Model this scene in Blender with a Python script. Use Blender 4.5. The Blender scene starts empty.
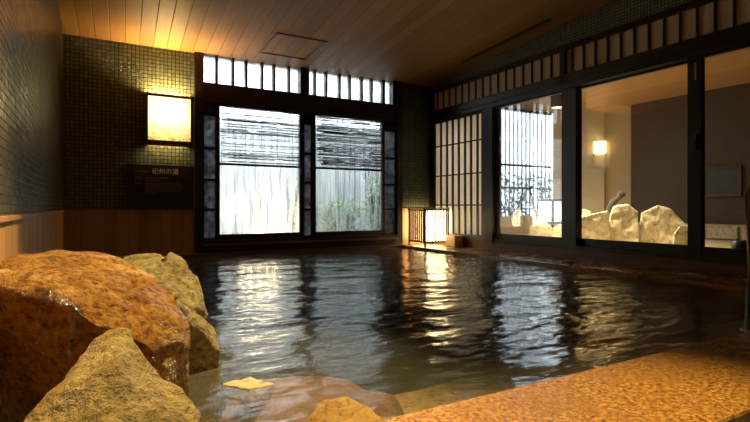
import bpy, bmesh, math, random
from mathutils import Vector, Matrix, noise
C = bpy.context.scene.collection
PI = math.pi
random.seed(7)

# ------------------------------------------------------------------ helpers
class MB:
    """collects shapes in world coordinates; build() links them as one mesh object"""
    def __init__(s): s.bm = bmesh.new()
    def box(s, x0, x1, y0, y1, z0, z1, bev=0.0):
        b = bmesh.new()
        vs = [b.verts.new((x, y, z)) for x in (x0, x1) for y in (y0, y1) for z in (z0, z1)]
        for f in ((0,1,3,2),(4,6,7,5),(0,4,5,1),(2,3,7,6),(0,2,6,4),(1,5,7,3)):
            b.faces.new([vs[i] for i in f])
        if bev: bmesh.ops.bevel(b, geom=list(b.edges), offset=bev, segments=2, affect='EDGES', profile=.6)
        s.merge(b); return s
    def merge(s, b):
        m = bpy.data.meshes.new('tmp'); b.to_mesh(m); b.free(); s.bm.from_mesh(m); bpy.data.meshes.remove(m)
    def tube(s, pts, r, n=8):
        pts = [Vector(p) for p in pts]
        rs = r if isinstance(r, (list, tuple)) else [r]*len(pts)
        rings = []
        for i, p in enumerate(pts):
            d = (pts[min(i+1, len(pts)-1)] - pts[max(i-1, 0)]).normalized()
            u = d.cross(Vector((0,0,1)))
            if u.length < 1e-3: u = Vector((1,0,0))
            u.normalize(); v = d.cross(u)
            rings.append([s.bm.verts.new(p + (u*math.cos(2*PI*k/n) + v*math.sin(2*PI*k/n))*rs[i]) for k in range(n)])
        for a, b in zip(rings, rings[1:]):
            for k in range(n): s.bm.faces.new((a[k], a[(k+1)%n], b[(k+1)%n], b[k]))
        s.bm.faces.new(rings[0][::-1]); s.bm.faces.new(rings[-1]); return s
    def poly(s, pts):
        s.bm.faces.new([s.bm.verts.new(p) for p in pts]); return s
    def prism(s, base, z0, z1):
        lo = [s.bm.verts.new((x, y, z0)) for x, y in base]; hi = [s.bm.verts.new((x, y, z1)) for x, y in base]
        n = len(base); s.bm.faces.new(lo[::-1]); s.bm.faces.new(hi)
        for k in range(n): s.bm.faces.new((lo[k], lo[(k+1)%n], hi[(k+1)%n], hi[k]))
        return s
    def build(s, name, mat, parent=None, smooth=False):
        bmesh.ops.recalc_face_normals(s.bm, faces=list(s.bm.faces))
        vs = [v.co for v in s.bm.verts]
        o = Vector(((min(v.x for v in vs)+max(v.x for v in vs))/2, (min(v.y for v in vs)+max(v.y for v in vs))/2, min(v.z for v in vs)))
        for v in s.bm.verts: v.co -= o
        me = bpy.data.meshes.new(name); s.bm.to_mesh(me); s.bm.free()
        if smooth:
            for p in me.polygons: p.use_smooth = True
        me.materials.append(mat)
        ob = bpy.data.objects.new(name, me); C.objects.link(ob)
        ob['wp'] = list(o)
        if parent: ob.parent = parent; ob.location = o - Vector(parent['wp'])
        else: ob.location = o
        return ob
def thing(name, label, cat, loc, group=None):
    e = bpy.data.objects.new(name, None); C.objects.link(e); e.empty_display_size = .05
    e.location = loc; e['wp'] = list(loc); return tag(e, label, cat, group)
def tag(o, label, cat, group=None, kind=None):
    o['label'] = label; o['category'] = cat
    if group: o['group'] = group
    if kind: o['kind'] = kind
    return o
def struct(o, label=None, cat=None):
    o['kind'] = 'structure'
    if label: o['label'] = label
    if cat: o['category'] = cat
    return o

# ------------------------------------------------------------------ materials
class N:
    def __init__(s, name):
        s.m = bpy.data.materials.new(name); s.m.use_nodes = True
        s.t = s.m.node_tree; s.t.nodes.clear(); s.out = s.t.nodes.new('ShaderNodeOutputMaterial')
        s._p = None
    def n(s, typ, **kw):
        nd = s.t.nodes.new('ShaderNode'+typ)
        for k, v in kw.items():
            if k[0] == '_': setattr(nd, k[1:], v)
        return nd
    def set(s, nd, key, v):
        if v is None: return
        if isinstance(v, bpy.types.NodeSocket): s.t.links.new(v, nd.inputs[key])
        elif isinstance(v, (tuple, list)) and len(v) == 3 and nd.inputs[key].type == 'RGBA': nd.inputs[key].default_value = (*v, 1)
        else: nd.inputs[key].default_value = v
    def pos(s):
        if s._p is None: s._p = s.n('NewGeometry').outputs['Position']
        return s._p
    def vec(s, sx=1, sy=1, sz=1, rz=0, v=None):
        m = s.n('Mapping'); s.set(m, 'Vector', v or s.pos()); m.inputs['Scale'].default_value = (sx, sy, sz); m.inputs['Rotation'].default_value = (0,0,rz)
        return m.outputs[0]
    def math(s, op, a, b=None, c=None):
        m = s.n('Math', _operation=op); s.set(m, 0, a); s.set(m, 1, b)
        if c is not None: s.set(m, 2, c)
        return m.outputs[0]
    def noise(s, v, scale=5, detail=4, rough=.55, dist=0):
        m = s.n('TexNoise'); s.set(m, 'Vector', v); s.set(m, 'Scale', scale); s.set(m, 'Detail', detail); s.set(m, 'Roughness', rough); s.set(m, 'Distortion', dist)
        return m.outputs[0]
    def ramp(s, f, stops, interp='LINEAR'):
        r = s.n('ValToRGB'); r.color_ramp.interpolation = interp; e = r.color_ramp.elements
        while len(e) > 1: e.remove(e[0])
        e[0].position = stops[0][0]; e[0].color = (*stops[0][1], 1)
        for p, c in stops[1:]:
            x = e.new(p); x.color = (*c, 1)
        s.set(r, 0, f); return r.outputs[0]
    def fr(s, f, lo, hi, a=0., b=1.):
        r = s.n('MapRange'); s.set(r, 0, f); s.set(r, 1, lo); s.set(r, 2, hi); s.set(r, 3, a); s.set(r, 4, b); return r.outputs[0]
    def mixc(s, f, a, b, blend='MIX'):
        m = s.n('Mix', _data_type='RGBA', _blend_type=blend)
        s.set(m, 0, f)
        for i, v in ((6, a), (7, b)):
            if isinstance(v, bpy.types.NodeSocket): s.t.links.new(v, m.inputs[i])
            else: m.inputs[i].default_value = (*v, 1)
        return m.outputs[2]
    def sep(s, v=None):
        m = s.n('SeparateXYZ'); s.set(m, 0, v or s.pos()); return m.outputs
    def comb(s, x, y, z=0.):
        m = s.n('CombineXYZ'); s.set(m, 0, x); s.set(m, 1, y); s.set(m, 2, z); return m.outputs[0]
    def bump(s, h, dist=.01, st=1., nrm=None):
        b = s.n('Bump'); s.set(b, 'Height', h); s.set(b, 'Distance', dist); s.set(b, 'Strength', st)
        if nrm: s.set(b, 'Normal', nrm)
        return b.outputs[0]
    def bsdf(s, col, rough=.5, normal=None, metal=0., spec=.5, em=None, es=0., coat=0.):
        b = s.n('BsdfPrincipled'); s.set(b, 'Base Color', col); s.set(b, 'Roughness', rough); s.set(b, 'Metallic', metal)
        s.set(b, 'Specular IOR Level', spec); s.set(b, 'Normal', normal); s.set(b, 'Coat Weight', coat)
        if em: s.set(b, 'Emission Color', em); s.set(b, 'Emission Strength', es)
        return b.outputs[0]
    def mixs(s, f, a, b):
        m = s.n('MixShader'); s.set(m, 0, f); s.t.links.new(a, m.inputs[1]); s.t.links.new(b, m.inputs[2]); return m.outputs[0]
    def done(s, sh, vol=None):
        s.t.links.new(sh, s.out.inputs[0])
        if vol: s.t.links.new(vol, s.out.inputs[1])
        return s.m

def plain(name, col, rough=.5, metal=0., var=.15, scale=12, bump=.0015):
    k = N(name); f = k.noise(k.pos(), scale, 4)
    c = k.mixc(f, tuple(v*(1-var) for v in col), tuple(min(1, v*(1+var)) for v in col))
    return k.done(k.bsdf(c, rough, k.bump(f, bump), metal))

def wood(name, c1, c2, axis='x', width=.15, rough=.45, rot=0., grain=(1,1,1), groove=.03, spec=.5, gdepth=.004):
    """boards of `width` laid side by side along `axis`, grain stretched by `grain`"""
    k = N(name); v = k.vec(rz=rot) if rot else k.pos(); x, y, z = k.sep(v)
    a = {'x': x, 'y': y, 'z': z, 'xy': k.math('ADD', x, y)}[axis]
    q = k.math('DIVIDE', a, width); fl = k.math('FLOOR', q); f = k.math('FRACT', q)
    wn = k.n('TexWhiteNoise', _noise_dimensions='1D'); k.set(wn, 'W', fl)
    gn = k.noise(k.vec(*grain, v=k.comb(k.math('ADD', x, k.math('MULTIPLY', wn.outputs[0], 3.)), y, z)), 6, 5, .6, .4)
    t = k.math('ADD', k.math('MULTIPLY', gn, .65), k.math('MULTIPLY', wn.outputs[0], .4))
    c = k.mixc(k.fr(t, .25, .85), c1, c2)
    e = k.math('MINIMUM', f, k.math('SUBTRACT', 1., f))
    g = k.fr(e, 0., groove, 0., 1.)
    if groove > 0: c = k.mixc(g, tuple(u*.3 for u in c1), c)
    h = k.math('ADD', g, k.math('MULTIPLY', gn, .12))
    return k.done(k.bsdf(c, rough, k.bump(h, gdepth), spec=spec))

def mosaic(name, ax, size, c1, c2, grout, rough=.22, jitter=.06):
    k = N(name); x, y, z = k.sep(); u = x if ax == 'x' else y
    b = k.n('TexBrick', _offset=0., _offset_frequency=1, _squash=1.)
    v = k.comb(u, z); k.set(b, 'Vector', v); k.set(b, 'Scale', 1.)
    k.set(b, 'Brick Width', size); k.set(b, 'Row Height', size); k.set(b, 'Mortar Size', size*.1); k.set(b, 'Mortar Smooth', .2); k.set(b, 'Bias', -.1)
    k.set(b, 'Color1', c1); k.set(b, 'Color2', c2); k.set(b, 'Mortar', grout)
    cell = k.comb(k.math('FLOOR', k.math('DIVIDE', u, size)), k.math('FLOOR', k.math('DIVIDE', z, size)))
    wn = k.n('TexWhiteNoise', _noise_dimensions='3D'); k.set(wn, 'Vector', cell)
    s1 = k.n('VectorMath', _operation='SUBTRACT'); k.set(s1, 0, wn.outputs['Color']); s1.inputs[1].default_value = (.5,.5,.5)
    s2 = k.n('VectorMath', _operation='SCALE'); k.set(s2, 0, s1.outputs[0]); s2.inputs['Scale'].default_value = jitter
    bn = k.bump(k.math('SUBTRACT', 1., b.outputs['Fac']), .002)
    s3 = k.n('VectorMath', _operation='ADD'); k.set(s3, 0, bn); k.set(s3, 1, s2.outputs[0])
    s4 = k.n('VectorMath', _operation='NORMALIZE'); k.set(s4, 0, s3.outputs[0])
    r = k.mixc(b.outputs['Fac'], (rough,)*3, (.7,)*3)
    return k.done(k.bsdf(b.outputs['Color'], r, s4.outputs[0], spec=.3))

def stone(name, cols, scale=3., rough=(.25,.6), bump=.02, speck=0., crev_shade=.48):
    k = N(name); p = k.pos()
    n1 = k.noise(p, scale, 7, .6, .6); n2 = k.noise(p, scale*7, 6, .65); n3 = k.noise(p, scale*32, 3, .6)
    t = k.math('ADD', k.math('MULTIPLY', n1, .7), k.math('MULTIPLY', n2, .3))
    m = len(cols); c = k.ramp(t, [(.32+.38*i/(m-1), cc) for i, cc in enumerate(cols)])
    c = k.mixc(k.fr(n2, .3, crev_shade, .8, 0.), c, tuple(v*.25 for v in cols[0]))  # crevice shade painted as darker colour where the bump noise is low
    if speck: c = k.mixc(k.fr(n3, .35, .65, 0., speck), c, tuple(min(1, v*1.3) for v in cols[-1]))
    h = k.math('ADD', k.math('MULTIPLY', n2, 1.), k.math('MULTIPLY', n3, .3))
    return k.done(k.bsdf(c, k.fr(n1, .35, .65, rough[0], rough[1]), k.bump(h, bump)))

M = {}
M['dark'] = wood('dark_stained_timber', (.012,.007,.004), (.03,.017,.009), 'z', 50, .38, grain=(3,3,3), groove=0)
M['brown'] = wood('brown_timber', (.09,.035,.012), (.16,.07,.025), 'z', 50, .4, grain=(2,2,8), groove=0)
M['ceil'] = wood('ceiling_boards', (.26,.12,.028), (.42,.215,.055), 'x', .156, .55, rot=math.radians(2.9), grain=(6,.5,1), groove=.035)
M['ceil_out'] = wood('outer_ceiling_boards', (.42,.22,.09), (.55,.32,.14), 'x', .2, .5, grain=(5,.5,1), groove=.01)
M['wain_x'] = wood('wainscot_boards_back', (.30,.135,.04), (.52,.26,.085), 'x', .125, .4, grain=(5,5,.5), groove=.03)
M['wain_y'] = wood('wainscot_boards_left', (.36,.17,.045), (.58,.31,.10), 'y', .2, .6, spec=.2, grain=(5,5,.5), groove=.03)
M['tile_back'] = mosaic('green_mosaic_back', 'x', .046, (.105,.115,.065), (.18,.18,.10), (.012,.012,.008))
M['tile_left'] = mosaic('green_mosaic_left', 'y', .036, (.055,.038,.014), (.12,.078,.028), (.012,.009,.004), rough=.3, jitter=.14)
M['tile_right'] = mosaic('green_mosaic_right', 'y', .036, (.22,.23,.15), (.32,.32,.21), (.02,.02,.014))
M['slab'] = None
def slab_mat():
    k = N('orange_granite'); p = k.pos(); n1 = k.noise(p, 68, 5, .8); n2 = k.noise(p, 6, 4, .6); n3 = k.noise(p, 130, 2, .5)
    c = k.ramp(n1, [(.38,(.09,.028,.006)),(.46,(.34,.13,.02)),(.54,(.60,.29,.05)),(.64,(.84,.52,.14))])
    c = k.mixc(k.fr(n2, .3, .7, 0., .45), c, (.30,.11,.025))
    c = k.mixc(k.fr(n3, .3, .42, .6, 0.), c, (.08,.03,.01))
    return k.done(k.bsdf(c, k.fr(n2, .3, .7, .16, .4), k.bump(n1, .0025)))
M['slab'] = slab_mat()
M['ledge'] = stone('brown_wet_ledge_stone', [(.16,.07,.022),(.28,.13,.04),(.36,.18,.06)], 5, (.12,.35), .003, .2)
M['floor'] = stone('dark_brown_floor_stone', [(.05,.02,.008),(.09,.038,.014),(.13,.055,.02)], 4, (.25,.5), .002)
M['pool'] = stone('pool_bottom_stone', [(.32,.27,.15),(.44,.38,.22),(.54,.46,.28)], 1.5, (.5,.8), .004)
M['step'] = stone('pool_step_stone', [(.28,.17,.07),(.38,.24,.10),(.46,.29,.13)], 6, (.5,.8), .002)
M['rockA'] = stone('orange_wet_rock', [(.10,.035,.008),(.33,.13,.025),(.52,.25,.05),(.78,.56,.22)], 6.5, (.04,.30), .04, crev_shade=.52)
M['rockB'] = stone('olive_tan_rock', [(.12,.085,.03),(.33,.24,.08),(.56,.43,.16)], 6, (.15,.45), .04, crev_shade=.53)
M['rockC'] = stone('yellow_tan_rock', [(.20,.11,.028),(.48,.31,.09),(.70,.52,.19)], 6, (.25,.55), .045, .3, crev_shade=.54)
M['rockD'] = stone('golden_rock', [(.24,.11,.02),(.48,.25,.05),(.58,.36,.1)], 9, (.25,.5), .015)
M['rockR'] = stone('red_brown_rock', [(.11,.04,.024),(.20,.08,.045),(.30,.14,.085)], 9, (.5,.8), .02, .2)
M['rockF'] = stone('pale_rock', [(.36,.25,.11),(.5,.36,.18),(.6,.46,.26)], 6, (.4,.7), .008)
M['rockO'] = stone('pale_outer_rock', [(.50,.41,.26),(.66,.57,.39),(.8,.72,.52)], 2.2, (.5,.8), .012)
M['paving'] = stone('outer_paving', [(.30,.24,.15),(.42,.35,.23),(.5,.43,.3)], 3, (.4,.7), .006)
M['cream'] = plain('cream_plaster', (.56,.47,.33), .85, var=.08, scale=5)
M['brownwall'] = plain('dark_brown_plaster', (.075,.053,.035), .8, var=.12, scale=4)
M['white'] = plain('white_plaster', (.5,.5,.49), .8, var=.05)
M['steel'] = plain('brushed_steel', (.5,.5,.48), .3, 1.)
M['black'] = plain('black_metal', (.015,.017,.014), .4)
M['board'] = plain('black_sign_board', (.012,.008,.005), .4)
M['letter'] = plain('pale_lettering', (.62,.48,.36), .6)
M['dimletter'] = plain('dim_lettering', (.30,.22,.15), .6)
M['gravel'] = stone('garden_gravel', [(.14,.15,.09),(.26,.27,.18),(.38,.38,.28)], 14, (.6,.9), .02)
M['fence'] = wood('pale_garden_fence', (.24,.25,.265), (.46,.48,.50), 'x', .11, .7, grain=(4,4,.4), groove=.08)
M['leaf'] = plain('green_leaves', (.14,.30,.04), .5, var=.4, scale=30)
M['lime'] = plain('lime_leaves', (.35,.55,.08), .5, var=.3, scale=30)
M['dkleaf'] = plain('dark_foliage', (.03,.05,.028), .6, var=.4, scale=20)
M['bark'] = plain('dark_bark', (.05,.04,.03), .8)
M['reed'] = plain('grey_blind_reeds', (.10,.105,.105), .6, var=.4, scale=9)
M['reed2'] = plain('brown_grey_blind_reeds', (.035,.037,.036), .6, var=.4, scale=9)

def glass(name, mist=0., streak=False, tc=.92):
    k = N(name); p = k.pos()
    tr = k.n('BsdfTransparent'); k.set(tr, 'Color', (.97,.98,.97)); tr = tr.outputs[0]
    if mist:
        tl = k.n('BsdfTranslucent'); k.set(tl, 'Color', (tc, tc*1.03, tc*1.06)); 
        f = k.noise(k.vec(14, 14, 1.2), 1.6, 5, .6) if streak else k.noise(p, 7, 4)
        tr = k.mixs(k.fr(f, .36, .64, mist*.2, min(1, mist*2.1)), tr, tl.outputs[0])
    g = k.n('BsdfGlossy'); k.set(g, 'Roughness', .02); k.set(g, 'Color', (1,1,1))
    fz = k.n('Fresnel'); k.set(fz, 'IOR', 1.45)
    return k.done(k.mixs(k.math('MULTIPLY', fz.outputs[0], .8), tr, g.outputs[0]))
M['glass'] = glass('clear_glass'); M['mist'] = glass('misted_glass', .26, True); M['mist2'] = glass('lightly_misted_glass', .11, True); M['frost'] = glass('frosted_clerestory', .4, False, .9)
def paper(name, col, em=None, es=0., var=.1, scale=6, tl=.55):
    k = N(name); f = k.noise(k.pos(), scale, 5, .65)
    c = k.mixc(k.fr(f, .3, .7), tuple(v*(1-var) for v in col), col)
    d = k.n('BsdfDiffuse'); k.set(d, 'Color', c); t = k.n('BsdfTranslucent'); k.set(t, 'Color', c)
    sh = k.mixs(tl, d.outputs[0], t.outputs[0])
    if es:
        e = k.n('Emission'); k.set(e, 'Color', em); k.set(e, 'Strength', es); a = k.n('AddShader')
        k.t.links.new(sh, a.inputs[0]); k.t.links.new(e.outputs[0], a.inputs[1]); sh = a.outputs[0]
    return k.done(sh)
M['shoji'] = paper('shoji_paper', (.93,.88,.78), tl=.68)
M['darkpaper'] = paper('grey_marbled_paper', (.42,.44,.47), var=.85, scale=14)
M['ranma'] = paper('unlit_transom_paper', (.80,.64,.42), tl=.12)
def lamp_mat(name, col, s, var=.25, scale=9):
    k = N(name); f = k.noise(k.pos(), scale, 3)
    e = k.n('Emission'); k.set(e, 'Color', col); k.set(e, 'Strength', k.fr(f, .3, .7, s*(1-var), s*(1+var)))
    return k.done(e.outputs[0])
M['lantern_glow'] = lamp_mat('lit_lantern_paper', (1,.76,.38), 7.5)
M['outer_lantern_glow'] = lamp_mat('lit_outer_lantern_paper', (1,.88,.66), 1.0)
M['sconce_glow'] = lamp_mat('lit_sconce_shade', (1,.66,.24), 4.5)
M['bulb'] = lamp_mat('lit_bulb', (1,.8,.5), 9, 0)
def picture_mat():
    k = N('lit_wall_lamp_print'); x, y, z = k.sep()
    h = k.fr(z, 1.42, 1.96)
    f = k.noise(k.vec(1, 1, 2.2), 16, 6, .75, 1.2)
    band = k.math('MULTIPLY', k.fr(h, .55, .1), k.fr(f, .46, .6))
    c = k.mixc(band, (1,.80,.34), (.42,.20,.03))
    c = k.mixc(k.fr(h, .0, .45, .75, 0.), c, k.mixc(band, (1,.60,.12), (.42,.20,.03)))
    dx = k.math('SUBTRACT', x, .80); dz = k.math('SUBTRACT', z, 1.78)
    r = k.math('SQRT', k.math('ADD', k.math('MULTIPLY', dx, dx), k.math('MULTIPLY', dz, dz)))
    e = k.n('Emission'); k.set(e, 'Color', c); k.set(e, 'Strength', k.fr(r, .05, .42, 2.2, .62))
    return k.done(e.outputs[0])
M['picture'] = picture_mat()
def water_mat():
    k = N('bath_water'); p = k.pos()
    a = k.noise(k.vec(1, 1.6, 1, rz=math.radians(29)), 2.1, 2, .5, .3)
    b = k.noise(k.vec(1, 2.2, 1, rz=math.radians(29)), 6.5, 2, .5, .5)
    h = k.math('ADD', k.math('MULTIPLY', a, 1.), k.math('MULTIPLY', b, .22))
    nb = k.bump(h, .034)
    fz = k.n('Fresnel'); k.set(fz, 'IOR', 1.33); k.set(fz, 'Normal', nb)
    g = k.n('BsdfGlossy'); k.set(g, 'Roughness', .12); k.set(g, 'Normal', nb); k.set(g, 'Color', (1,1,1))
    t = k.n('BsdfTransparent'); k.set(t, 'Color', (.95,.95,.9))
    d = k.n('BsdfDiffuse'); k.set(d, 'Color', (.46,.43,.27))
    v = k.n('VolumeAbsorption'); k.set(v, 'Color', (.62,.60,.36)); k.set(v, 'Density', .75)
    return k.done(k.mixs(fz.outputs[0], k.mixs(.085, t.outputs[0], d.outputs[0]), g.outputs[0]), v.outputs[0])
M['water'] = water_mat()

# ------------------------------------------------------------------ the setting
D = 6.8; R = 4.9
struct(MB().box(-.5, 5.0, -2.6, .6, -.3, -.004).build('floor', M['floor']), 'dark brown stone bathroom floor around the pool', 'floor')
def cz(y): return 2.6 + .065*(D-y)
b = MB()
b.bm.faces.new([b.bm.verts.new(p) for p in ((-.4,6.95,cz(6.95)),(5.0,6.95,cz(6.95)),(5.0,-2.6,cz(-2.6)),(-.4,-2.6,cz(-2.6)))])
r = bmesh.ops.extrude_face_region(b.bm, geom=list(b.bm.faces)); bmesh.ops.translate(b.bm, vec=(0,0,.12), verts=[v for v in r['geom'] if isinstance(v, bmesh.types.BMVert)])
struct(b.build('ceiling', M['ceil']), 'sloping ceiling of warm brown timber boards', 'ceiling')
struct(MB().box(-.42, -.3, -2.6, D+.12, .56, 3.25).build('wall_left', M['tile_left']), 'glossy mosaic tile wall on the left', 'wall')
struct(MB().box(-.42, -.295, -2.6, D, -.7, .56).box(-.3, -.285, -2.6, D, .545, .565).build('trim_1', M['wain_y']), 'brown timber wainscot under the left mosaic wall', 'wainscot')
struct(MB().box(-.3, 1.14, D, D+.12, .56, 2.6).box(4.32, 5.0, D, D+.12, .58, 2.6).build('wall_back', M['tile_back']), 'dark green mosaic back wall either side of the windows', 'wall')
struct(MB().box(-.295, 1.14, D-.01, D+.12, -.02, .56).box(4.32, 4.9, D-.01, D+.12, -.02, .58).build('trim_2', M['wain_x']), 'brown timber wainscot along the back wall', 'wainscot')
struct(MB().box(-.42, 5.0, -2.72, -2.6, -.3, 3.4).build('wall_front', M['cream']))
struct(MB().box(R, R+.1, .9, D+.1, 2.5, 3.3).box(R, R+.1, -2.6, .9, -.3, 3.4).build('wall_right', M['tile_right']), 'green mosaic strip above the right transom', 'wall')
# pool shell
struct(MB().box(-.42, 4.25, .6, D, -.9, -.65).build('floor_pool', M['pool']), 'stone bottom of the bath', 'pool floor')
struct(MB().box(-.3, 4.25, .5, .6, -.9, -.05).box(-.3, 4.25, 6.69, D, -.65, 0, .006).build('trim_3', M['brown']), 'low timber curb along the back of the bath', 'curb')
struct(MB().box(4.25, 4.9, 1.22, D, -.65, 0, .006).build('trim_4', M['ledge']), 'wet brown stone ledge under the right wall', 'ledge')
struct(MB().box(R-.01, R+.1, .9, D, 0, .105).build('baseboard_right', M['brown']))
struct(MB().box(.7, 4.89, .745, 1.22, -.65, .002, .012).build('trim_5', M['slab']), 'orange granite coping slab at the front edge of the bath', 'coping')
struct(MB().box(.62, 4.25, 1.22, 1.82, -.65, -.2, .01).build('trim_6', M['step']), 'submerged tan step inside the bath', 'step')
w = MB().box(-.29, 4.248, .61, 6.688, -.645, -.04).build('bath_water', M['water'])
tag(w, 'calm greenish hot spring water filling the bath', 'water', kind='stuff')

# ------------------------------------------------------------------ back windows
fr = MB()
fr.box(1.144, 1.256, D-.05, D+.1, -.0, 2.6).box(4.225, 4.32, D-.05, D+.1, 0, 2.6)            # posts
fr.box(1.256, 4.225, D-.045, D+.1, 1.965, 2.225).box(1.256, 4.225, D-.06, D+.1, .0, .16)     # header, sill
fr.box(2.592, 2.728, D-.04, D+.1, 2.2, 2.6).box(2.63, 2.655, D-.03, D+.06, .16, 1.98).box(2.785, 2.8, D-.03, D+.06, .16, 1.98)
win = struct(MB().box(1.256, 4.225, D-.08, D-.03, .09, .115, .004).build('trim_7', M['brown']))
fo = struct(fr.build('window_frame_surround', M['dark'])); fo.name = 'trim_8'
tag(fo, 'dark timber posts and header framing the two back windows', 'window frame')
def strip(n, x0, x1):
    f = MB()
    for z in (.16, .55, .94, 1.36, 1.80): f.box(x0, x1, D, D+.05, z, z+.03 if z < 1.8 else 1.965)
    for x in (x0, x1-.014): f.box(x, x+.014, D, D+.05, .16, 1.965)
    e = bpy.data.objects.new('window_%d' % n, None); C.objects.link(e); e.location = (x0, D, .16); e['wp'] = [x0, D, .16]
    struct(e, ['narrow marbled side light left of the left window','narrow marbled side light between the two windows','narrow marbled side light right of the right window'][n-3], 'side light')
    f.build('window_frame', M['dark'], e); MB().box(x0+.01, x1-.01, D+.02, D+.026, .17, 1.95).build('pane', M['darkpaper'], e)
strip(3, 1.256, 1.428); strip(4, 2.655, 2.785); strip(5, 4.003, 4.225)
def window(n, x0, x1, label, gm='mist'):
    e = bpy.data.objects.new('window_%d' % n, None); C.objects.link(e); e.location = (x0, D, .16); e['wp'] = [x0, D, .16]
    struct(e, label, 'window')
    f = MB(); y0, y1 = D-.02, D+.05
    f.box(x0-.03, x0+.012, y0, y1, .16, 1.965).box(x1-.012, x1+.03, y0, y1, .16, 1.965).box(x0-.03, x1+.03, y0, y1, .16, .237).box(x0-.03, x1+.03, y0, y1, 1.945, 1.975)
    f.build('window_frame', M['dark'], e)
    MB().box(x0, x1, D+.015, D+.02, .22, 1.96).build('pane', M[gm], e)
    return e
w1 = window(1, 1.455, 2.60, 'left sliding window of misted glass')
w2 = window(2, 2.825, 3.970, 'right sliding window of misted glass', 'mist2')
MB().box(2.592, 2.632, D-.045, D-.02, 1.06, 1.16, .006).tube([(2.612, D-.05, 1.13), (2.60, D-.065, 1.10), (2.58, D-.06, 1.09)], .010).build('latch', M['black'], w1)
# clerestory
def clere(n, xs, label):
    e = bpy.data.objects.new('window_%d' % n, None); C.objects.link(e); e.location = (xs[0], D, 2.225); e['wp'] = [xs[0], D, 2.225]
    struct(e, label, 'clerestory window'); f = MB()
    for x in xs[1:-1]: f.box(x-.018, x+.014, D-.02, D+.05, 2.225, 2.6)
    f.box(xs[0], xs[-1], D-.01, D+.05, 2.215, 2.235); f.build('muntin', M['dark'], e)
    MB().box(xs[0], xs[-1], D+.06, D+.065, 2.2, 2.6).build('pane', M['frost'], e)
clere(6, [1.267, 1.43, 1.645, 1.824, 2.045, 2.215, 2.433, 2.592], 'clerestory row above the left window')
clere(7, [2.728, 2.83, 3.01, 3.23, 3.40, 3.605, 3.78, 3.98, 4.0, 4.14], 'clerestory row above the right window')
fo2 = struct(MB().box(4.14, 4.225, D-.045, D+.1, 2.2, 2.6).build('trim_9', M['dark']))

def blind(x0, x1, seed, mat, label, dens, gp=.35):
    rnd = random.Random(seed); zt, zb = 1.94, 1.175; y = D-.028
    e = thing('reed_blind', label, 'blind', ((x0+x1)/2, y, zb), 'reed blinds in the back windows')
    m = MB(); z = zt
    while z > zb+.02:
        h = rnd.uniform(.004, .011)
        if rnd.random() < dens:
            x = x0 + rnd.uniform(0, .12)*(rnd.random() < .5)
            while x < x1:
                L = rnd.uniform(.18, .9); xe = min(x1, x+L); t = rnd.uniform(-.004, .004)
                m.tube([(x, y, z), ((x+xe)/2, y-.002, z+t), (xe, y, z+t*1.2)], h*.55, 5)
                x = xe + (rnd.uniform(.01, .14) if rnd.random() < .55 else .002)
        z -= h*1.0 + (rnd.uniform(.004, .012) if rnd.random() < gp else .001)
    m.build('reed_screen', mat, e)
    c = MB()
    for k in range(5):
        x = x0 + (x1-x0)*(k+.5)/5; c.tube([(x, y-.008, zb), (x, y-.008, zt)], .002, 5)
    c.build('cord', M['reed2'], e)
    MB().box(x0-.005, x1+.005, y-.012, y+.008, zb-.02, zb+.012, .004).build('bottom_rail', M['dark'], e)
blind(1.47, 2.588, 3, M['reed'], 'broken-looking pale reed blind half lowered in the left back window', .62)
blind(2.84, 3.957, 8, M['reed2'], 'darker dense reed blind half lowered in the right back window', 1.0, .12)

# ------------------------------------------------------------------ garden behind the back windows
struct(MB().box(.2, 6.2, 6.95, 9.4, -.2, -.02).build('floor_garden', M['gravel']), 'pale gravel of the small garden', 'ground')
fe = MB()
x = .3
while x < 6.2:
    fe.box(x, x+.1, 9.0, 9.03, -.02, 2.0 + .05*math.sin(x*9)); x += .12
fe.box(.3, 6.2, 9.03, 9.07, .4, .47).box(.3, 6.2, 9.03, 9.07, 1.5, 1.57)
tag(fe.build('garden_fence', M['fence']), 'pale vertical board fence seen through the misted windows', 'fence')
tag(MB().box(-.3, 6.3, 9.6, 9.7, -.2, 2.3).build('garden_wall', M['white']), 'white plaster wall beyond the garden fence', 'wall')
def shrub(x, y, h, n, spread, mat, label, cat='plant', lw=.03, seed=1, name='garden_shrub'):
    rnd = random.Random(seed); e = thing(name, label, cat, (x, y, -.02))
    st = MB(); lf = MB()
    for i in range(max(3, n//14)):
        a = rnd.uniform(0, 2*PI); q = (x+math.cos(a)*spread*.5, y+math.sin(a)*spread*.3, h*rnd.uniform(.7, 1)-.02)
        st.tube([(x, y, -.02), ((x+q[0])/2+.01, (y+q[1])/2, h*.45), q], [.012, .009, .004], 5)
    for i in range(n):
        t = rnd.uniform(.12, 1); a = rnd.uniform(0, 2*PI); rr = spread*rnd.uniform(.1, .75)
        p = Vector((x+math.cos(a)*rr*.7, y+math.sin(a)*rr*.5, t*h)); L = rnd.uniform(.09, .2)*(.6+spread)
        d = Vector((math.cos(a), math.sin(a)*.7, rnd.uniform(-.4, .9))).normalized(); s = d.cross(Vector((0,0,1))).normalized()*lw
        lf.poly([p, p+d*L*.45+s+Vector((0,0,.01)), p+d*L-Vector((0,0,.03)), p+d*L*.45-s+Vector((0,0,.01))])
    st.build('stem', M['bark'], e); lf.build('foliage', mat, e)
shrub(4.15, 7.25, 1.08, 170, .36, M['leaf'], 'broad-leaved green plant close behind the right window glass', seed=2)
shrub(2.95, 7.75, 1.15, 120, .22, M['lime'], 'lime green shrub at the right side of the left window', seed=3, lw=.04)
shrub(4.7, 8.45, 1.75, 230, .30, M['dkleaf'], 'tall dark conifer behind the right window', 'tree', seed=4, lw=.02)
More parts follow.
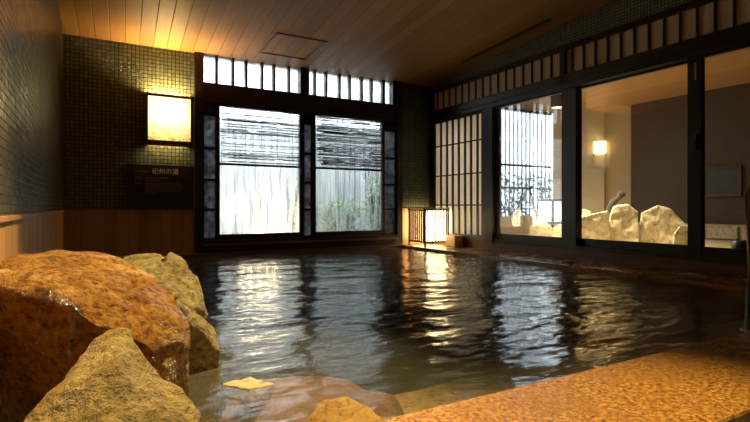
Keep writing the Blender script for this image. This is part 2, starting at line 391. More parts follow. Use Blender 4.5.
shrub(3.75, 7.9, .66, 800, .8, M['leaf'], 'low green ground shrub at the foot of the right window', seed=5, lw=.02)
shrub(3.3, 8.6, 1.25, 160, .4, M['dkleaf'], 'thin grey-green shrub left of centre behind the right window', seed=6, lw=.018)
shrub(5.1, 8.5, .9, 180, .5, M['leaf'], 'bushy shrub at the far right of the window garden', seed=9, lw=.03)
gl = thing('garden_lamp', 'bright warm ground lamp glowing behind the left window', 'lamp', (2.15, 7.35, -.02))
MB().tube([(2.15,7.35,-.02),(2.15,7.35,.10)], .05, 12).build('base', M['black'], gl)
MB().tube([(2.15,7.35,.10),(2.15,7.35,.16),(2.15,7.35,.24),(2.15,7.35,.28)], [.07,.10,.08,.03], 14).build('globe', M['bulb'], gl, True)

# ------------------------------------------------------------------ right wall: beams, transom, sliding doors
f = MB()
f.box(R-.06, R+.1, .9, D, 1.995, 2.10).box(R-.03, R+.1, .9, D, 2.10, 2.175).box(R-.04, R+.1, .9, D, 2.465, 2.52).box(R-.03, R+.1, .9, D, .105, .15)
f.box(R-.075, R+.02, .9, D, 2.055, 2.075)
f.box(R-.05, R+.1, 5.27, 5.49, .105, 2.0).box(R-.02, R+.1, 6.70, 6.8, .105, 2.5).box(R-.03, R+.1, 4.06, 4.13, 2.1, 2.5).box(R-.05, R+.1, .9, 1.0, .1, 2.5)
struct(f.build('trim_10', M['dark']), 'dark timber beams and posts of the right wall', 'timber frame')
e = bpy.data.objects.new('window_8', None); C.objects.link(e); e.location = (R, 1, 2.17); e['wp'] = [R, 1, 2.17]
struct(e, 'row of unlit paper transom panels high on the right wall', 'transom'); s = MB()
y = 1.02
while y < 6.7: s.box(R+.0, R+.018, y, y+.022, 2.17, 2.47); y += .155
s.build('muntin', M['dark'], e)
MB().box(R+.02, R+.026, 1.0, 6.7, 2.17, 2.47).build('paper_panel', M['ranma'], e)
# shoji
e = bpy.data.objects.new('window_9', None); C.objects.link(e); e.location = (R, 6.1, .15); e['wp'] = [R, 6.1, .15]
struct(e, 'tall shoji screen at the back end of the right wall', 'shoji screen'); s = MB()
s.box(R-.01, R+.04, 5.49, 5.54, .15, 2.0).box(R-.01, R+.04, 6.67, 6.71, .15, 2.0).box(R-.01, R+.04, 5.49, 6.71, .15, .19).box(R-.01, R+.04, 5.49, 6.71, 1.96, 2.0)
for yy in (5.63, 5.774, 5.912, 6.059, 6.208, 6.353, 6.51): s.box(R-.012, R+.014, yy-.014, yy+.014, .17, 1.98)
for z in (.63, 1.10, 1.58): s.box(R-.008, R+.014, 5.5, 6.7, z-.010, z+.010)
s.build('lattice', M['dark'], e); MB().box(R+.016, R+.02, 5.5, 6.7, .16, 1.99).build('paper', M['shoji'], e)
def slide(n, y0, y1, off, label, z0=.235):
    e = bpy.data.objects.new('door_%d' % n, None); C.objects.link(e); e.location = (R+off, y0, .15); e['wp'] = [R+off, y0, .15]
    struct(e, label, 'sliding door'); f = MB(); a, b = R+off-.02, R+off+.02
    f.box(a, b, y0-.065, y0+.0, .15, 1.995).box(a, b, y1, y1+.065, .15, 1.995).box(a, b, y0, y1, .15, z0).box(a, b, y0, y1, 1.975, 2.0)
    f.build('door_frame', M['dark'], e); MB().box(R+off-.003, R+off+.003, y0-.01, y1+.01, z0-.01, 1.985).build('pane', M['glass'], e)
    return e
slide(1, 4.125, 5.27, .02, 'glass sliding door panel next to the shoji screen')
slide(2, 2.665, 3.90, .06, 'middle glass sliding door panel')
d3 = slide(3, 1.25, 2.52, .0, 'nearest glass sliding door panel at the right edge')
fx = MB().box(R-.03, R+.05, 3.9, 4.10, .15, 2.0).box(R-.03, R+.04, 2.53, 2.65, .15, 2.0); struct(fx.build('trim_11', M['dark']))
MB().box(R-.055, R-.03, 2.555, 2.60, 1.13, 1.27, .006).tube([(R-.055, 2.575, 1.2), (R-.075, 2.575, 1.2)], .012).build('lock', M['black'], d3)
MB().box(R-.034, R-.028, 2.57, 2.585, 1.78, 1.94).build('label_strip', M['steel'], d3)

# ------------------------------------------------------------------ outer bath beyond the doors
struct(MB().box(5.0, 8.8, -1.2, 7.0, -.2, .09).build('floor_outer_bath', M['paving']), 'stone paving of the outer bath', 'floor')
struct(MB().box(5.0, 8.8, -1.2, 6.95, 2.47, 2.6).build('ceiling_outer_bath', M['ceil_out']), 'timber ceiling of the outer bath', 'ceiling')
struct(MB().box(8.6, 8.75, -1.2, 5.68, .33, 2.47).build('wall_outer_right', M['brownwall']), 'dark brown far wall of the outer bath', 'wall')
struct(MB().box(5.0, 8.75, -1.3, -1.2, .0, 2.6).build('wall_outer_front', M['brownwall']))
def seg(x0, y0, x1, y1, z0, z1, name, mat, th=.12):
    d = Vector((x1-x0, y1-y0)).normalized(); n = Vector((-d.y, d.x))*-th
    if n.x < 0: n = -n
    return MB().prism([(x0, y0), (x1, y1), (x1+n.x, y1+n.y), (x0+n.x, y0+n.y)], z0, z1).build(name, mat)
struct(seg(7.83, 6.8, 8.60, 5.68, .09, 2.47, 'wall_outer_back', M['cream']), 'cream plaster wall with the sconce', 'wall')
struct(seg(8.195, 6.13, 8.285, 5.999, .09, 2.47, 'trim_12', M['cream'], .05))
# stone dado at the foot of the dark wall
e = thing('stone_dado', 'low course of pale jointed stone blocks below the dark wall', 'stone wall', (8.45, 3.5, .09))
jt = MB().box(8.5, 8.62, -1.2, 5.6, .09, .33).build('joint', M['rockF'], e)
blk = MB(); yy = 1.6; rnd = random.Random(5)
while yy < 5.5:
    L = rnd.uniform(.3, .5); blk.box(8.44, 8.51, yy, yy+L-.05, .11, .30, .015); yy += L
blk.build('block', M['paving'], e)
# lattice
e = thing('lattice_screen', 'dark vertical-bar lattice screen before the bright outdoors', 'lattice screen', (6.5, 6.88, .43))
l = MB(); x = 5.04
while x < 7.80: l.box(x, x+.024, 6.865, 6.88, .43, 2.42); x += .106
l.build('bar', M['black'], e)
MB().box(5.0, 7.85, 6.84, 6.86, .935, .975).box(5.0, 7.85, 6.84, 6.86, 1.36, 1.40).box(5.0, 7.85, 6.84, 6.86, .55, .575).box(5.0, 7.85, 6.84, 6.92, 2.40, 2.44).build('rail', M['black'], e)
struct(MB().box(5.0, 7.9, 6.8, 6.95, .09, .43).build('wall_outer_low', M['cream']), 'low cream plinth below the lattice', 'wall')
struct(MB().box(5.0, 7.9, 6.84, 6.95, 2.44, 2.5).build('trim_13', M['cream']))
# trees behind the lattice
struct(MB().box(4.9, 14.5, 7.2, 14, -.2, -.02).build('floor_yard', M['gravel']))
for i, (x, y, h, n, sp) in enumerate(((6.7, 8.2, 1.2, 260, .8), (8.3, 8.4, 1.3, 300, .9), (10.0, 8.8, 1.3, 300, .9), (7.9, 10.4, 1.7, 260, 1.1), (11.6, 10.6, 1.6, 300, 1.0))):
    shrub(x, y, h, n, sp, M['dkleaf'], ['dark bush behind the left bars of the lattice','dark bush behind the middle bars of the lattice','dark bush behind the right bars of the lattice','taller thin bush deeper behind the lattice','farthest bush beyond the right end of the lattice'][i], 'bush', seed=20+i, lw=.022, name='dark_bush')

# sconce
e = thing('wall_sconce', 'small glowing rectangular sconce on the cream wall', 'wall lamp', (8.25, 6.09, 1.58))
seg(8.175, 6.15, 8.295, 5.975, 1.60, 1.82, 'lamp_shade', M['sconce_glow'], .04).parent = e
o = [q for q in e.children][0]; o.location = Vector(o['wp']) - Vector(e['wp']) + Vector((-.02, -.015, 0))
o = seg(8.175, 6.165, 8.305, 5.975, 1.575, 1.592, 'bracket', M['brown'], .05); o.parent = e; o.location = Vector(o['wp']) - Vector(e['wp'])
# framed panel on dark wall
e = thing('framed_panel', 'grey-green panel in a reddish frame on the dark wall', 'framed panel', (8.58, 4.16, .77))
MB().box(8.585, 8.6, 3.90, 4.43, .81, 1.21).build('panel', plain('grey_green_panel', (.035,.04,.028), .5), e)
MB().box(8.56, 8.6, 3.87, 4.46, .77, .82).box(8.56, 8.6, 3.87, 4.46, 1.20, 1.24).box(8.56, 8.6, 3.87, 3.91, .8, 1.22).box(8.56, 8.6, 4.42, 4.46, .8, 1.22).build('frame', plain('red_brown_frame', (.09,.03,.015), .5), e)
# outer lantern
e = thing('floor_lantern', 'white box lantern glowing among the rocks near the lattice', 'lantern', (7.3, 6.36, .09))
q = MB()
for (a, c) in ((7.08,6.15),(7.08,6.50),(7.48,6.15),(7.48,6.50)): q.box(a, a+.03, c, c+.03, .09, .74)
for z in (.30, .71): q.box(7.08, 7.51, 6.15, 6.18, z, z+.03).box(7.08, 7.51, 6.50, 6.53, z, z+.03).box(7.08, 7.11, 6.15, 6.53, z, z+.03).box(7.48, 7.51, 6.15, 6.53, z, z+.03)
q.build('frame', M['dark'], e); MB().box(7.11, 7.48, 6.18, 6.50, .34, .70).build('lamp_shade', M['outer_lantern_glow'], e)
# small dark pot by right door
t = thing('bucket', 'small dark round tub on the paving by the right door edge', 'tub', (6.0, 2.72, .09))
MB().tube([(6.0,2.72,.09),(6.0,2.72,.12),(6.0,2.72,.24)], [.06,.075,.085], 16).build('tub_body', M['black'], t, True)

# ------------------------------------------------------------------ rocks
def rock(name, pts, mat, label, seed=0, amp=.02, sub=4, extra=None, sc=4., cat='rock', group=None, relax=1, ridge=.4, chips=50, chip=1., cracks=(), cl=3.):
    bm = bmesh.new()
    for p in pts: bm.verts.new(p)
    for p in (extra or []): bm.verts.new(p)
    r = bmesh.ops.convex_hull(bm, input=list(bm.verts))
    dead = [g for g in r['geom_interior'] + r['geom_unused'] if isinstance(g, bmesh.types.BMVert)]
    bmesh.ops.delete(bm, geom=list(set(dead)), context='VERTS')
    # remesh to even facets
    me = bpy.data.meshes.new('h'); bm.to_mesh(me); bm.free()
    ob = bpy.data.objects.new('h', me); C.objects.link(ob)
    dim = max(ob.dimensions) if max(ob.dimensions) > 0 else max((Vector(a)-Vector(b)).length for a in pts for b in pts)
    md = ob.modifiers.new('r', 'REMESH'); md.mode = 'VOXEL'; md.voxel_size = dim/sub
    dg = bpy.context.evaluated_depsgraph_get(); ev = ob.evaluated_get(dg); m2 = bpy.data.meshes.new_from_object(ev)
    bpy.data.objects.remove(ob); b = MB(); b.bm.from_mesh(m2); bpy.data.meshes.remove(m2)
    for _ in range(relax): bmesh.ops.smooth_vert(b.bm, verts=b.bm.verts, factor=.5, use_axis_x=True, use_axis_y=True, use_axis_z=True)
    b.bm.normal_update(); rnd = random.Random(seed*13+1); vl = list(b.bm.verts)
    for _ in range(chips):                                    # flat fracture faces
        v0 = rnd.choice(vl); n = (v0.normal + Vector((rnd.gauss(0,.16), rnd.gauss(0,.16), rnd.gauss(0,.16)))).normalized()
        q = v0.co.copy(); dd = dim*rnd.uniform(.004, .018)*chip; lim = dim*rnd.uniform(.10, .3)
        for v in vl:
            s = (v.co-q).dot(n) + dd
            if s > 0 and (v.co-q).length < lim: v.co -= n*min(s*.92, dd*1.3)*min(1, 3*(1-(v.co-q).length/lim))
    for q, n, wd_, dp in cracks:                              # long cracks
        q = Vector(q); n = Vector(n).normalized()
        for v in vl:
            s = (v.co-q).dot(n) + .012*noise.noise(v.co*14)
            v.co -= v.normal*dp*math.exp(-(s/wd_)**2)*max(0, min(1, 1.4-(v.co-q).length*cl))
    b.bm.normal_update()
    off = Vector((seed*3.1, seed*1.7, seed*.9))
    for v in b.bm.verts:
        p = v.co*sc + off
        n1 = noise.fractal(p, 1., 2., 5); n2 = noise.ridged_multi_fractal(p*.8, 1., 2., 4, 1., 2.)
        v.co += v.normal*amp*(n1*1.0 - (n2-1.0)*ridge)
    o = b.build(name, mat, None, True)
    return tag(o, label, cat, group)
RA = [(-0.285, 1.896, 0.423), (-0.237, 2.143, 0.439), (-0.112, 2.188, 0.445), (0.051, 2.153, 0.421), (0.136, 2.048, 0.393), (0.254, 1.866, 0.306), (0.28, 1.737, 0.22), (0.268, 1.686, 0.142), (0.263, 1.689, 0.03), (-0.254, 1.774, 0.381), (-0.133, 1.74, 0.397), (-0.056, 1.662, 0.35), (0.006, 1.582, 0.283), (0.145, 1.583, 0.2), (-0.285, 1.95, -0.1), (-0.285, 2.2, -0.3), (0.0, 1.82, -0.1), (0.2, 1.7, -0.2), (0.28, 1.7, -0.35), (0.2, 2.1, -0.35)]
RB = [(0.076, 2.541, 0.343), (0.153, 2.612, 0.388), (0.308, 2.525, 0.403), (0.362, 2.38, 0.37), (0.391, 2.249, 0.308), (0.422, 2.174, 0.167), (0.447, 2.102, 0.055), (0.447, 2.044, 0.02), (0.416, 2.062, -0.02), (0.2, 2.184, 0.328), (0.282, 2.023, 0.247), (0.44, 2.05, -0.3), (0.2, 2.15, -0.4), (0.1, 2.5, -0.4), (0.42, 2.4, -0.35), (0.48, 2.2, -0.3), (0.12, 2.2, 0.2)]
RC = [(0.027, 1.42, 0.287), (0.081, 1.39, 0.3), (0.105, 1.319, 0.269), (0.149, 1.271, 0.204), (0.229, 1.191, 0.099), (-0.124, 1.161, 0.186), (-0.064, 1.322, 0.224), (-0.01, 1.384, 0.266), (0.051, 1.211, 0.27), (0.01, 0.913, 0.131), (0.202, 0.977, 0.043), (-0.167, 1.07, 0.136), (-0.2, 0.95, -0.2), (0.25, 0.9, -0.2), (0.3, 1.15, -0.2), (0.1, 1.42, -0.2), (-0.15, 1.3, -0.2)]
RD = [(0.476, 1.224, 0.033), (0.549, 1.298, 0.054), (0.599, 1.292, 0.066), (0.636, 1.271, 0.063), (0.671, 1.206, 0.045), (0.678, 1.11, 0.036), (0.46, 1.2, -0.2), (0.7, 1.05, -0.2), (0.64, 1.36, -0.2), (0.5, 1.36, -0.2), (0.5, 1.05, -0.15)]
RF = [(0.405, 1.838, -0.037), (0.572, 1.744, -0.037), (0.514, 1.892, -0.042), (0.473, 1.742, -0.036), (0.49, 1.81, -0.018), (0.42, 1.84, -0.1), (0.56, 1.75, -0.1), (0.5, 1.9, -0.12), (0.48, 1.72, -0.1)]
RR = [(0.52, 2.118, -0.13), (0.909, 2.013, -0.13), (1.0, 1.62, -0.11), (0.95, 1.45, -0.14), (0.542, 1.43, -0.09), (0.7, 1.75, -0.085), (0.42, 1.6, -0.18), (0.4, 2.0, -0.3), (1.05, 1.95, -0.35), (1.1, 1.5, -0.3), (0.5, 1.4, -0.35), (0.45, 2.1, -0.35)]
FR_slab = [(5.697, 4.488, 0.475), (6.023, 4.305, 0.561), (6.045, 4.292, 0.518), (5.959, 4.342, 0.22), (5.708, 4.483, 0.135), (5.826, 4.578, 0.462), (6.143, 4.398, 0.545), (6.163, 4.386, 0.504), (6.079, 4.434, 0.208), (5.836, 4.572, 0.123), (5.989, 4.646, 0.368), (6.235, 4.506, 0.432), (6.251, 4.497, 0.4), (6.186, 4.534, 0.175), (5.998, 4.641, 0.112)]
FR_mid = [(6.17, 4.455, 0.119), (6.204, 4.436, 0.383), (6.261, 4.404, 0.616), (6.44, 4.303, 0.646), (6.574, 4.227, 0.543), (6.541, 4.246, 0.119), (6.346, 4.569, 0.104), (6.379, 4.551, 0.367), (6.434, 4.521, 0.6), (6.609, 4.421, 0.63), (6.741, 4.347, 0.527), (6.709, 4.366, 0.104), (6.56, 4.662, 0.088), (6.586, 4.649, 0.29), (6.628, 4.625, 0.468), (6.765, 4.548, 0.49), (6.868, 4.49, 0.412), (6.841, 4.505, 0.088)]
FR_tri = [(6.659, 4.249, 0.527), (6.859, 4.123, 0.631), (7.01, 4.028, 0.572), (7.234, 3.887, 0.275), (7.26, 3.873, 0.112), (6.635, 4.264, 0.112), (6.892, 4.397, 0.51), (7.089, 4.275, 0.614), (7.236, 4.182, 0.555), (7.457, 4.044, 0.258), (7.481, 4.027, 0.095), (6.867, 4.411, 0.095), (7.181, 4.51, 0.396), (7.333, 4.414, 0.475), (7.449, 4.343, 0.43), (7.621, 4.234, 0.203), (7.64, 4.222, 0.078), (7.161, 4.521, 0.078)]
FR_small = [(6.698, 3.81, 0.257), (6.762, 3.773, 0.349), (6.87, 3.713, 0.362), (6.891, 3.701, 0.125), (6.677, 3.821, 0.125), (6.844, 3.888, 0.245), (6.907, 3.853, 0.337), (7.011, 3.794, 0.35), (7.03, 3.782, 0.114), (6.823, 3.899, 0.114), (7.005, 3.957, 0.203), (7.053, 3.93, 0.272), (7.134, 3.885, 0.282), (7.151, 3.875, 0.103), (6.99, 3.967, 0.103)]
FR_orange = [(6.692, 5.305, 0.505), (6.756, 5.269, 0.584), (6.872, 5.204, 0.537), (6.897, 5.189, 0.395), (6.667, 5.32, 0.395), (6.815, 5.397, 0.5), (6.876, 5.362, 0.578), (6.988, 5.3, 0.531), (7.013, 5.284, 0.391), (6.79, 5.411, 0.391), (6.953, 5.479, 0.469), (7.001, 5.453, 0.528), (7.088, 5.403, 0.493), (7.106, 5.393, 0.387), (6.933, 5.49, 0.387)]
FR_round = [(5.846, 5.555, 0.123), (5.87, 5.542, 0.292), (5.959, 5.492, 0.384), (6.083, 5.421, 0.369), (6.171, 5.372, 0.261), (6.171, 5.372, 0.092), (5.979, 5.668, 0.111), (6.002, 5.654, 0.279), (6.087, 5.607, 0.371), (6.209, 5.538, 0.355), (6.294, 5.49, 0.248), (6.294, 5.49, 0.08), (6.143, 5.762, 0.092), (6.162, 5.752, 0.219), (6.227, 5.715, 0.289), (6.321, 5.662, 0.277), (6.387, 5.624, 0.196), (6.387, 5.624, 0.069)]
FR_edge = [(6.006, 5.236, 0.27), (6.115, 5.173, 0.345), (6.262, 5.091, 0.375), (6.286, 5.077, 0.105), (6.03, 5.222, 0.105), (6.143, 5.345, 0.257), (6.25, 5.285, 0.332), (6.391, 5.205, 0.361), (6.415, 5.192, 0.093), (6.167, 5.332, 0.093), (6.306, 5.441, 0.206), (6.388, 5.395, 0.263), (6.499, 5.332, 0.285), (6.516, 5.321, 0.082), (6.324, 5.431, 0.082)]

rock('boulder', RA, M['rockA'], 'large wet orange boulder against the left wall', 1, .019, 90, sc=5, chips=24, chip=.7, cracks=[((.12,1.75,.33),(.3,.8,-.4),.02,.02)])
rock('boulder', RB, M['rockB'], 'olive-tan cracked boulder rising from the water behind the orange one', 2, .012, 80, sc=6, chips=50, cracks=[((.28,2.45,.38),(.95,-.25,.15),.014,.035),((.33,2.1,.2),(.3,.5,.8),.02,.02)])
rock('boulder', RC, M['rockC'], 'pointed yellow-tan boulder at the bottom left front', 3, .016, 95, sc=7, chips=50, chip=.9)
rock('boulder', RD, M['rockD'], 'small golden rock at the bottom edge beside the granite coping', 4, .010, 50, sc=9)
rock('stone', RF, M['rockF'], 'flat pale stone just breaking the water right of the boulders', 5, .004, 50, sc=12)
rock('boulder', RR, M['rockR'], 'flat red-brown rock lying under the water near the front', 6, .012, 60, sc=6)
rock('stone', [(.28,1.50,-.25),(.5,1.45,-.25),(.56,1.64,-.25),(.35,1.72,-.25),(.30,1.55,-.14),(.50,1.5,-.15),(.5,1.64,-.14),(.36,1.68,-.14)], M['step'], 'sunken tan stone between the boulders and the red-brown rock', 7, .008, 40)
rock('pebble', [(1.0,1.50,-.2),(1.07,1.48,-.2),(1.06,1.56,-.2),(1.0,1.55,-.17),(1.05,1.52,-.15),(1.02,1.49,-.16)], M['rockF'], 'small pale triangular pebble on the submerged step', 8, .002, 30)
def far(name, pts, lab, seed):
    low = [(x, y, .088) for x, y, z in pts]
    rock(name, pts + low, M['rockO'], lab, seed, .012, 45, sc=4, chips=14, chip=.8, relax=0)
far('garden_rock', FR_slab, 'flat pale slab-like rock just right of the door post', 11)
far('garden_rock', FR_mid, 'blocky pale rock between the slab rock and the triangular rock', 12)
far('garden_rock', FR_tri, 'large triangular pale rock in the middle glass panel', 13)
far('garden_rock', FR_small, 'small low rock left of the second door post', 14)
far('garden_rock', FR_orange, 'small orange-lit rock behind the slab-like rock', 15)
far('garden_rock', FR_round, 'rounded rock in front of the outer lantern', 16)
far('garden_rock', FR_edge, 'rock beside the outer lantern cut by the door post', 17)
e = thing('wooden_spout', 'knobbly brown wooden spout leaning behind the rocks', 'spout', (6.6, 5.0, .09))
MB().tube([(6.74,4.93,.09),(6.79,4.90,.42),(6.85,4.86,.62),(6.88,4.83,.68),(6.95,4.79,.74),(6.98,4.77,.79)], [.05,.045,.04,.05,.035,.05], 9).build('trunk', M['bark'], e, True)
MB().tube([(6.98,4.77,.77),(6.99,4.76,.81),(7.0,4.76,.83)], [.055,.06,.03], 9).build('knob', M['bark'], e, True)

# ------------------------------------------------------------------ wall lamp
e = thing('wall_lamp', 'lit square wall lamp with a golden landscape print on the back wall', 'wall lamp', (.83, 6.72, 1.38))
MB().box(.575, .595, 6.655, D-.002, 1.37, 2.0).box(1.065, 1.085, 6.655, D-.002, 1.37, 2.0).box(.56, 1.10, 6.63, 6.66, 1.37, 1.42, .003).box(.56, 1.10, 6.63, 6.66, 1.955, 1.985, .003).box(.56, .585, 6.63, 6.66, 1.4, 1.97).box(1.075, 1.10, 6.63, 6.66, 1.4, 1.97).box(.56, 1.10, 6.61, 6.66, 1.355, 1.372, .003).build('frame', M['brown'], e)
MB().box(.583, 1.077, 6.64, 6.646, 1.41, 1.96).build('lamp_shade', M['picture'], e)
MB().tube([(.83,6.74,1.5),(.83,6.74,1.62)], .02, 10).build('bulb', M['bulb'], e)

# ------------------------------------------------------------------ sign
e = thing('sign_board', 'black sign board with pale Japanese writing below the wall lamp', 'sign', (.745, 6.78, .60))
MB().box(.36, 1.135, 6.772, D-.001, .60, 1.125, .003).build('board', M['board'], e)
def text(s, x, z, size, mat, name):
    cu = bpy.data.curves.new(name, 'FONT'); cu.body = s; cu.size = size; cu.extrude = .0015
    ob = bpy.data.objects.new(name, cu); C.objects.link(ob)
    me = bpy.data.meshes.new_from_object(ob.evaluated_get(bpy.context.evaluated_depsgraph_get()))
    bpy.data.objects.remove(ob)
    o = bpy.data.objects.new(name, me); C.objects.link(o); me.materials.clear(); me.materials.append(mat)
    o.parent = e; o.location = Vector((x, 6.769, z)) - Vector(e['wp']); o.rotation_euler = (PI/2, 0, 0); return o
text('紀州の湯', .64, 1.018, .078, M['letter'], 'title_lettering')
rnd = random.Random(4)
def dashes(x0, x1, z, h, m):
    x = x0
    while x < x1:
        wv = h*rnd.uniform(.5, .95)
        m.box(x, x+wv, 6.769, 6.773, z, z+h*.22).box(x, x+wv*.9, 6.769, 6.773, z+h*.55, z+h*.72).box(x+wv*.4, x+wv*.58, 6.769, 6.773, z-.1*h, z+h*.9)
        x += h*1.12
for x0_, x1_, z_, h_ in [(.455,.58,1.03,.022),(.455,.51,.955,.022),(.455,.51,.885,.022),(.565,.83,.955,.018),(.565,.74,.925,.018)] + [(.565, xe, .885-.030*k, .018) for k, xe in enumerate((.97,.99,.98,.95,.68))]:
    m = MB(); dashes(x0_, x1_, z_, h_, m); m.build('lettering_line', M['dimletter'], e)

# ------------------------------------------------------------------ floor lantern in the corner
X0, X1, Y0, Y1 = 4.38, 4.84, 6.22, 6.68
e = thing('floor_lantern', 'glowing slatted wooden box lantern in the back right corner of the bath', 'lantern', ((X0+X1)/2, (Y0+Y1)/2, 0))
for (a, c) in ((X0,Y0),(X1-.025,Y0),(X0,Y1-.025),(X1-.025,Y1-.025)): MB().box(a, a+.025, c, c+.025, .0, .575, .002).build('post', M['dark'], e)
for z in (.055, .545): MB().box(X0, X1, Y0, Y0+.025, z, z+.022).box(X0, X1, Y1-.025, Y1, z, z+.022).box(X0, X0+.025, Y0, Y1, z, z+.022).box(X1-.025, X1, Y0, Y1, z, z+.022).build('rail', M['dark'], e)
q = MB()
for i in range(1, 9):
    x = X0 + i*(X1-X0)/9; q.box(x-.009, x+.009, Y0+.003, Y0+.017, .07, .55)
    y = Y0 + i*(Y1-Y0)/9; q.box(X0+.003, X0+.017, y-.015, y+.015, .07, .55); 
q.box(X0+.27, X0+.35, Y0, Y0+.014, .44, .455).box(X0, X0+.014, Y0+.20, Y0+.28, .44, .455).box(X0, X0+.014, Y0+.20, Y0+.28, .25, .262)
q.build('slat', M['brown'], e)
MB().box(X0-.012, X1+.012, Y0-.012, Y1+.012, .572, .59, .003).build('top_cap', plain('pale_timber', (.55,.42,.25), .5), e)
MB().box(X0+.04, X1-.04, Y0+.04, Y1-.04, .06, .54).build('lamp_shade', M['lantern_glow'], e)
# stone seat block right of the lantern
tag(MB().box(4.72, 4.885, 5.93, 6.16, 0, .17, .02).build('bath_stool', plain('light_timber', (.7,.5,.25), .4)), 'small pale wooden block beside the corner lantern', 'stool')

# ------------------------------------------------------------------ ceiling fittings
e = thing('ceiling_hatch', 'rectangular access hatch outlined in the timber ceiling', 'hatch', (2.25, 6.08, cz(6.08)-.012))
def cq(m, x0, x1, y0, y1, t=.012):
    vs = [(x, y, cz(y)-k) for k in (t, -.002) for x, y in ((x0,y0),(x1,y0),(x1,y1),(x0,y1))]
    V = [m.bm.verts.new(v) for v in vs]
    for f_ in ((0,1,2,3),(4,5,6,7),(0,1,5,4),(1,2,6,5),(2,3,7,6),(3,0,4,7)): m.bm.faces.new([V[i] for i in f_])
h = MB(); a0, a1, b0, b1 = 1.90, 2.56, 5.73, 6.45
cq(h, a0, a1, b0, b0+.03); cq(h, a0, a1, b1-.03, b1); cq(h, a0, a0+.03, b0+.03, b1-.03); cq(h, a1-.03, a1, b0+.03, b1-.03)
h.build('frame', M['brown'], e)
h = MB(); cq(h, 4.59, 4.645, 4.05, 5.65, .008)
tag(h.build('ceiling_slot', M['black']), 'long thin dark slot vent in the ceiling by the right wall', 'vent')
for lab, (x, y) in {'recessed downlight over the granite coping': (1.5, .75), 'recessed downlight over the boulders': (.75, 2.35), 'fill light added behind the viewer for the boulder fronts': (.9, .1)}.items():  # the last fitting is made up to carry an added fill light
    e = thing('downlight', lab, 'ceiling lamp', (x, y, cz(y)-.02), 'recessed downlights')
    MB().tube([(x, y, cz(y)-.02), (x, y, cz(y)+.01)], .06, 16).build('rim', M['steel'], e)
for lab, (x, y) in {'added can shielding the downlight above the slab-like garden rock': (5.7, 4.6), 'added can shielding the downlight above the outer lantern': (6.8, 5.8), 'added unseen can light brightening the shoji screen from behind': (5.55, 6.1)}.items():
    e = thing('can_light', lab, 'ceiling lamp', (x, y, 2.25), 'added can lights of the outer bath')  # cans added to keep the lamps' glints out of the water
    q = MB(); n = 20
    for k in range(n):
        a, b_ = 2*PI*k/n, 2*PI*(k+1)/n
        P4 = lambda r_, t_, z_: (x+r_*math.cos(t_), y+r_*math.sin(t_), z_)
        q.poly([P4(.11,a,2.27),P4(.11,b_,2.27),P4(.11,b_,2.469),P4(.11,a,2.469)]); q.poly([P4(.12,a,2.27),P4(.12,b_,2.27),P4(.12,b_,2.469),P4(.12,a,2.469)]); q.poly([P4(.11,a,2.27),P4(.11,b_,2.27),P4(.12,b_,2.27),P4(.12,a,2.27)])
    bmesh.ops.remove_doubles(q.bm, verts=q.bm.verts, dist=1e-5)
    q.build('can', M['black'], e)
# hanging dark handle near the top left
e = thing('hanging_wand', 'dark hanging wand with a small bright tip at the top left', 'wand', (-.24, 2.62, 1.5))
MB().tube([(-.262,2.62,1.62),(-.275,2.62,1.75),(-.285,2.62,2.2)], [.012,.02,.018], 8).tube([(-.285,2.62,2.19),(-.302,2.62,2.19)], .012, 8).build('shaft', plain('dark_green_metal', (.02,.03,.02), .4), e)
MB().tube([(-.262,2.62,1.60),(-.262,2.62,1.62)], .010, 8).build('tip', M['steel'], e)
# handrail at the right edge
e = thing('handrail', 'grey steel grab rail standing on the coping at the right edge', 'handrail', (2.75, 1.21, 0))
MB().tube([(2.748,1.21,.002),(2.748,1.21,.66),(2.77,1.19,.73),(2.85,1.14,.77),(3.3,.90,.77),(3.38,.85,.73),(3.40,.83,.62),(3.40,.83,.002)], .019, 14).build('rail', M['steel'], e, True)
MB().tube([(2.748,1.21,.002),(2.748,1.21,.012)], .035, 14).build('flange', M['steel'], e)
MB().tube([(3.40,.83,.002),(3.40,.83,.012)], .035, 14).build('flange', M['steel'], e)

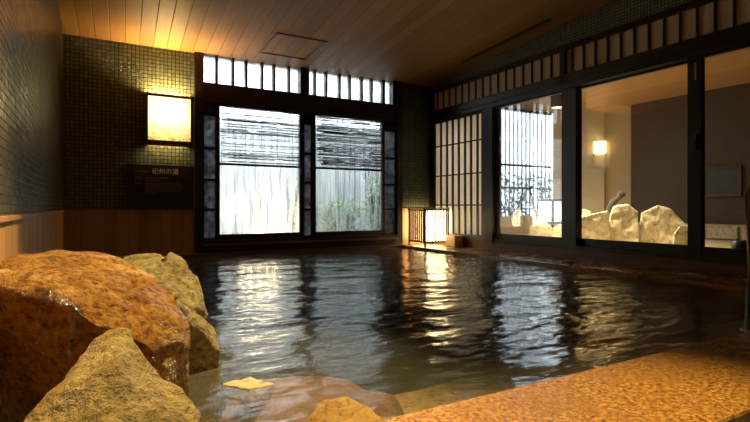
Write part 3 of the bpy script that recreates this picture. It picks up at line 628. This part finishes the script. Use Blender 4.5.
# ------------------------------------------------------------------ light
def light(typ, loc, energy, col, rot=(0,0,0), **kw):
    l = bpy.data.lights.new(typ.lower()+'_light', typ); l.energy = energy; l.color = col
    for k, v in kw.items(): setattr(l, k, v)
    o = bpy.data.objects.new(l.name, l); C.objects.link(o); o.location = loc; o.rotation_euler = rot; return o
WARM = (1, .78, .38)
light('AREA', (.83, 6.73, 1.93), 20, (1,.70,.30), (PI+.2,0,0), shape='RECTANGLE', size=.40, size_y=.09)
light('AREA', (.83, 6.73, 1.44), 1.6, (1,.74,.34), (0,0,0), shape='RECTANGLE', size=.40, size_y=.09)
light('SPOT', (1.5, .75, cz(.75)-.05), 330, WARM, (0,math.radians(4),0), spot_size=math.radians(38), spot_blend=1, shadow_soft_size=.05)
light('SPOT', (.9, .1, cz(.1)-.05), 45, WARM, (math.radians(28),math.radians(17),0), spot_size=math.radians(40), spot_blend=1, shadow_soft_size=.05)  # added fill for the boulder fronts, no lamp known there
light('SPOT', (.75, 2.35, cz(2.35)-.05), 520, WARM, (math.radians(-9),math.radians(12),0), spot_size=math.radians(52), spot_blend=.9, shadow_soft_size=.05)
light('POINT', (2.15, 7.35, .34), 22, (1,.8,.5), shadow_soft_size=.3)
light('SPOT', (5.55, 6.1, 2.43), 40, (1,.93,.8), (0,math.radians(8),0), spot_size=math.radians(120), spot_blend=.8, shadow_soft_size=.08)  # added unseen light that brightens the shoji paper from behind
light('SPOT', (5.7, 4.6, 2.43), 900, (1,.83,.55), (math.radians(-8),math.radians(-24),0), spot_size=math.radians(95), spot_blend=.8, shadow_soft_size=.08)
light('SPOT', (6.8, 5.8, 2.43), 260, (1,.78,.46), (0,0,0), spot_size=math.radians(110), spot_blend=.8, shadow_soft_size=.08)

wd = bpy.data.worlds.new('overcast_sky'); bpy.context.scene.world = wd; wd.use_nodes = True
bg = wd.node_tree.nodes['Background']; bg.inputs[0].default_value = (.80,.91,1.0,1); bg.inputs[1].default_value = 3.3

# ------------------------------------------------------------------ camera
cam = bpy.data.cameras.new('camera'); cam.lens = 24; cam.sensor_width = 36; cam.shift_y = -4/750; cam.clip_start = .02
co = bpy.data.objects.new('camera', cam); C.objects.link(co); co.location = (0,0,.6); co.rotation_euler = (PI/2, 0, -math.radians(29.45))
sc = bpy.context.scene; sc.camera = co
sc.view_settings.view_transform = 'Standard'; sc.view_settings.look = 'None'; sc.view_settings.gamma = 1; sc.view_settings.use_curve_mapping = False
sc.view_settings.exposure = 0.82
for o in bpy.data.objects:
    if 'wp' in o: del o['wp']
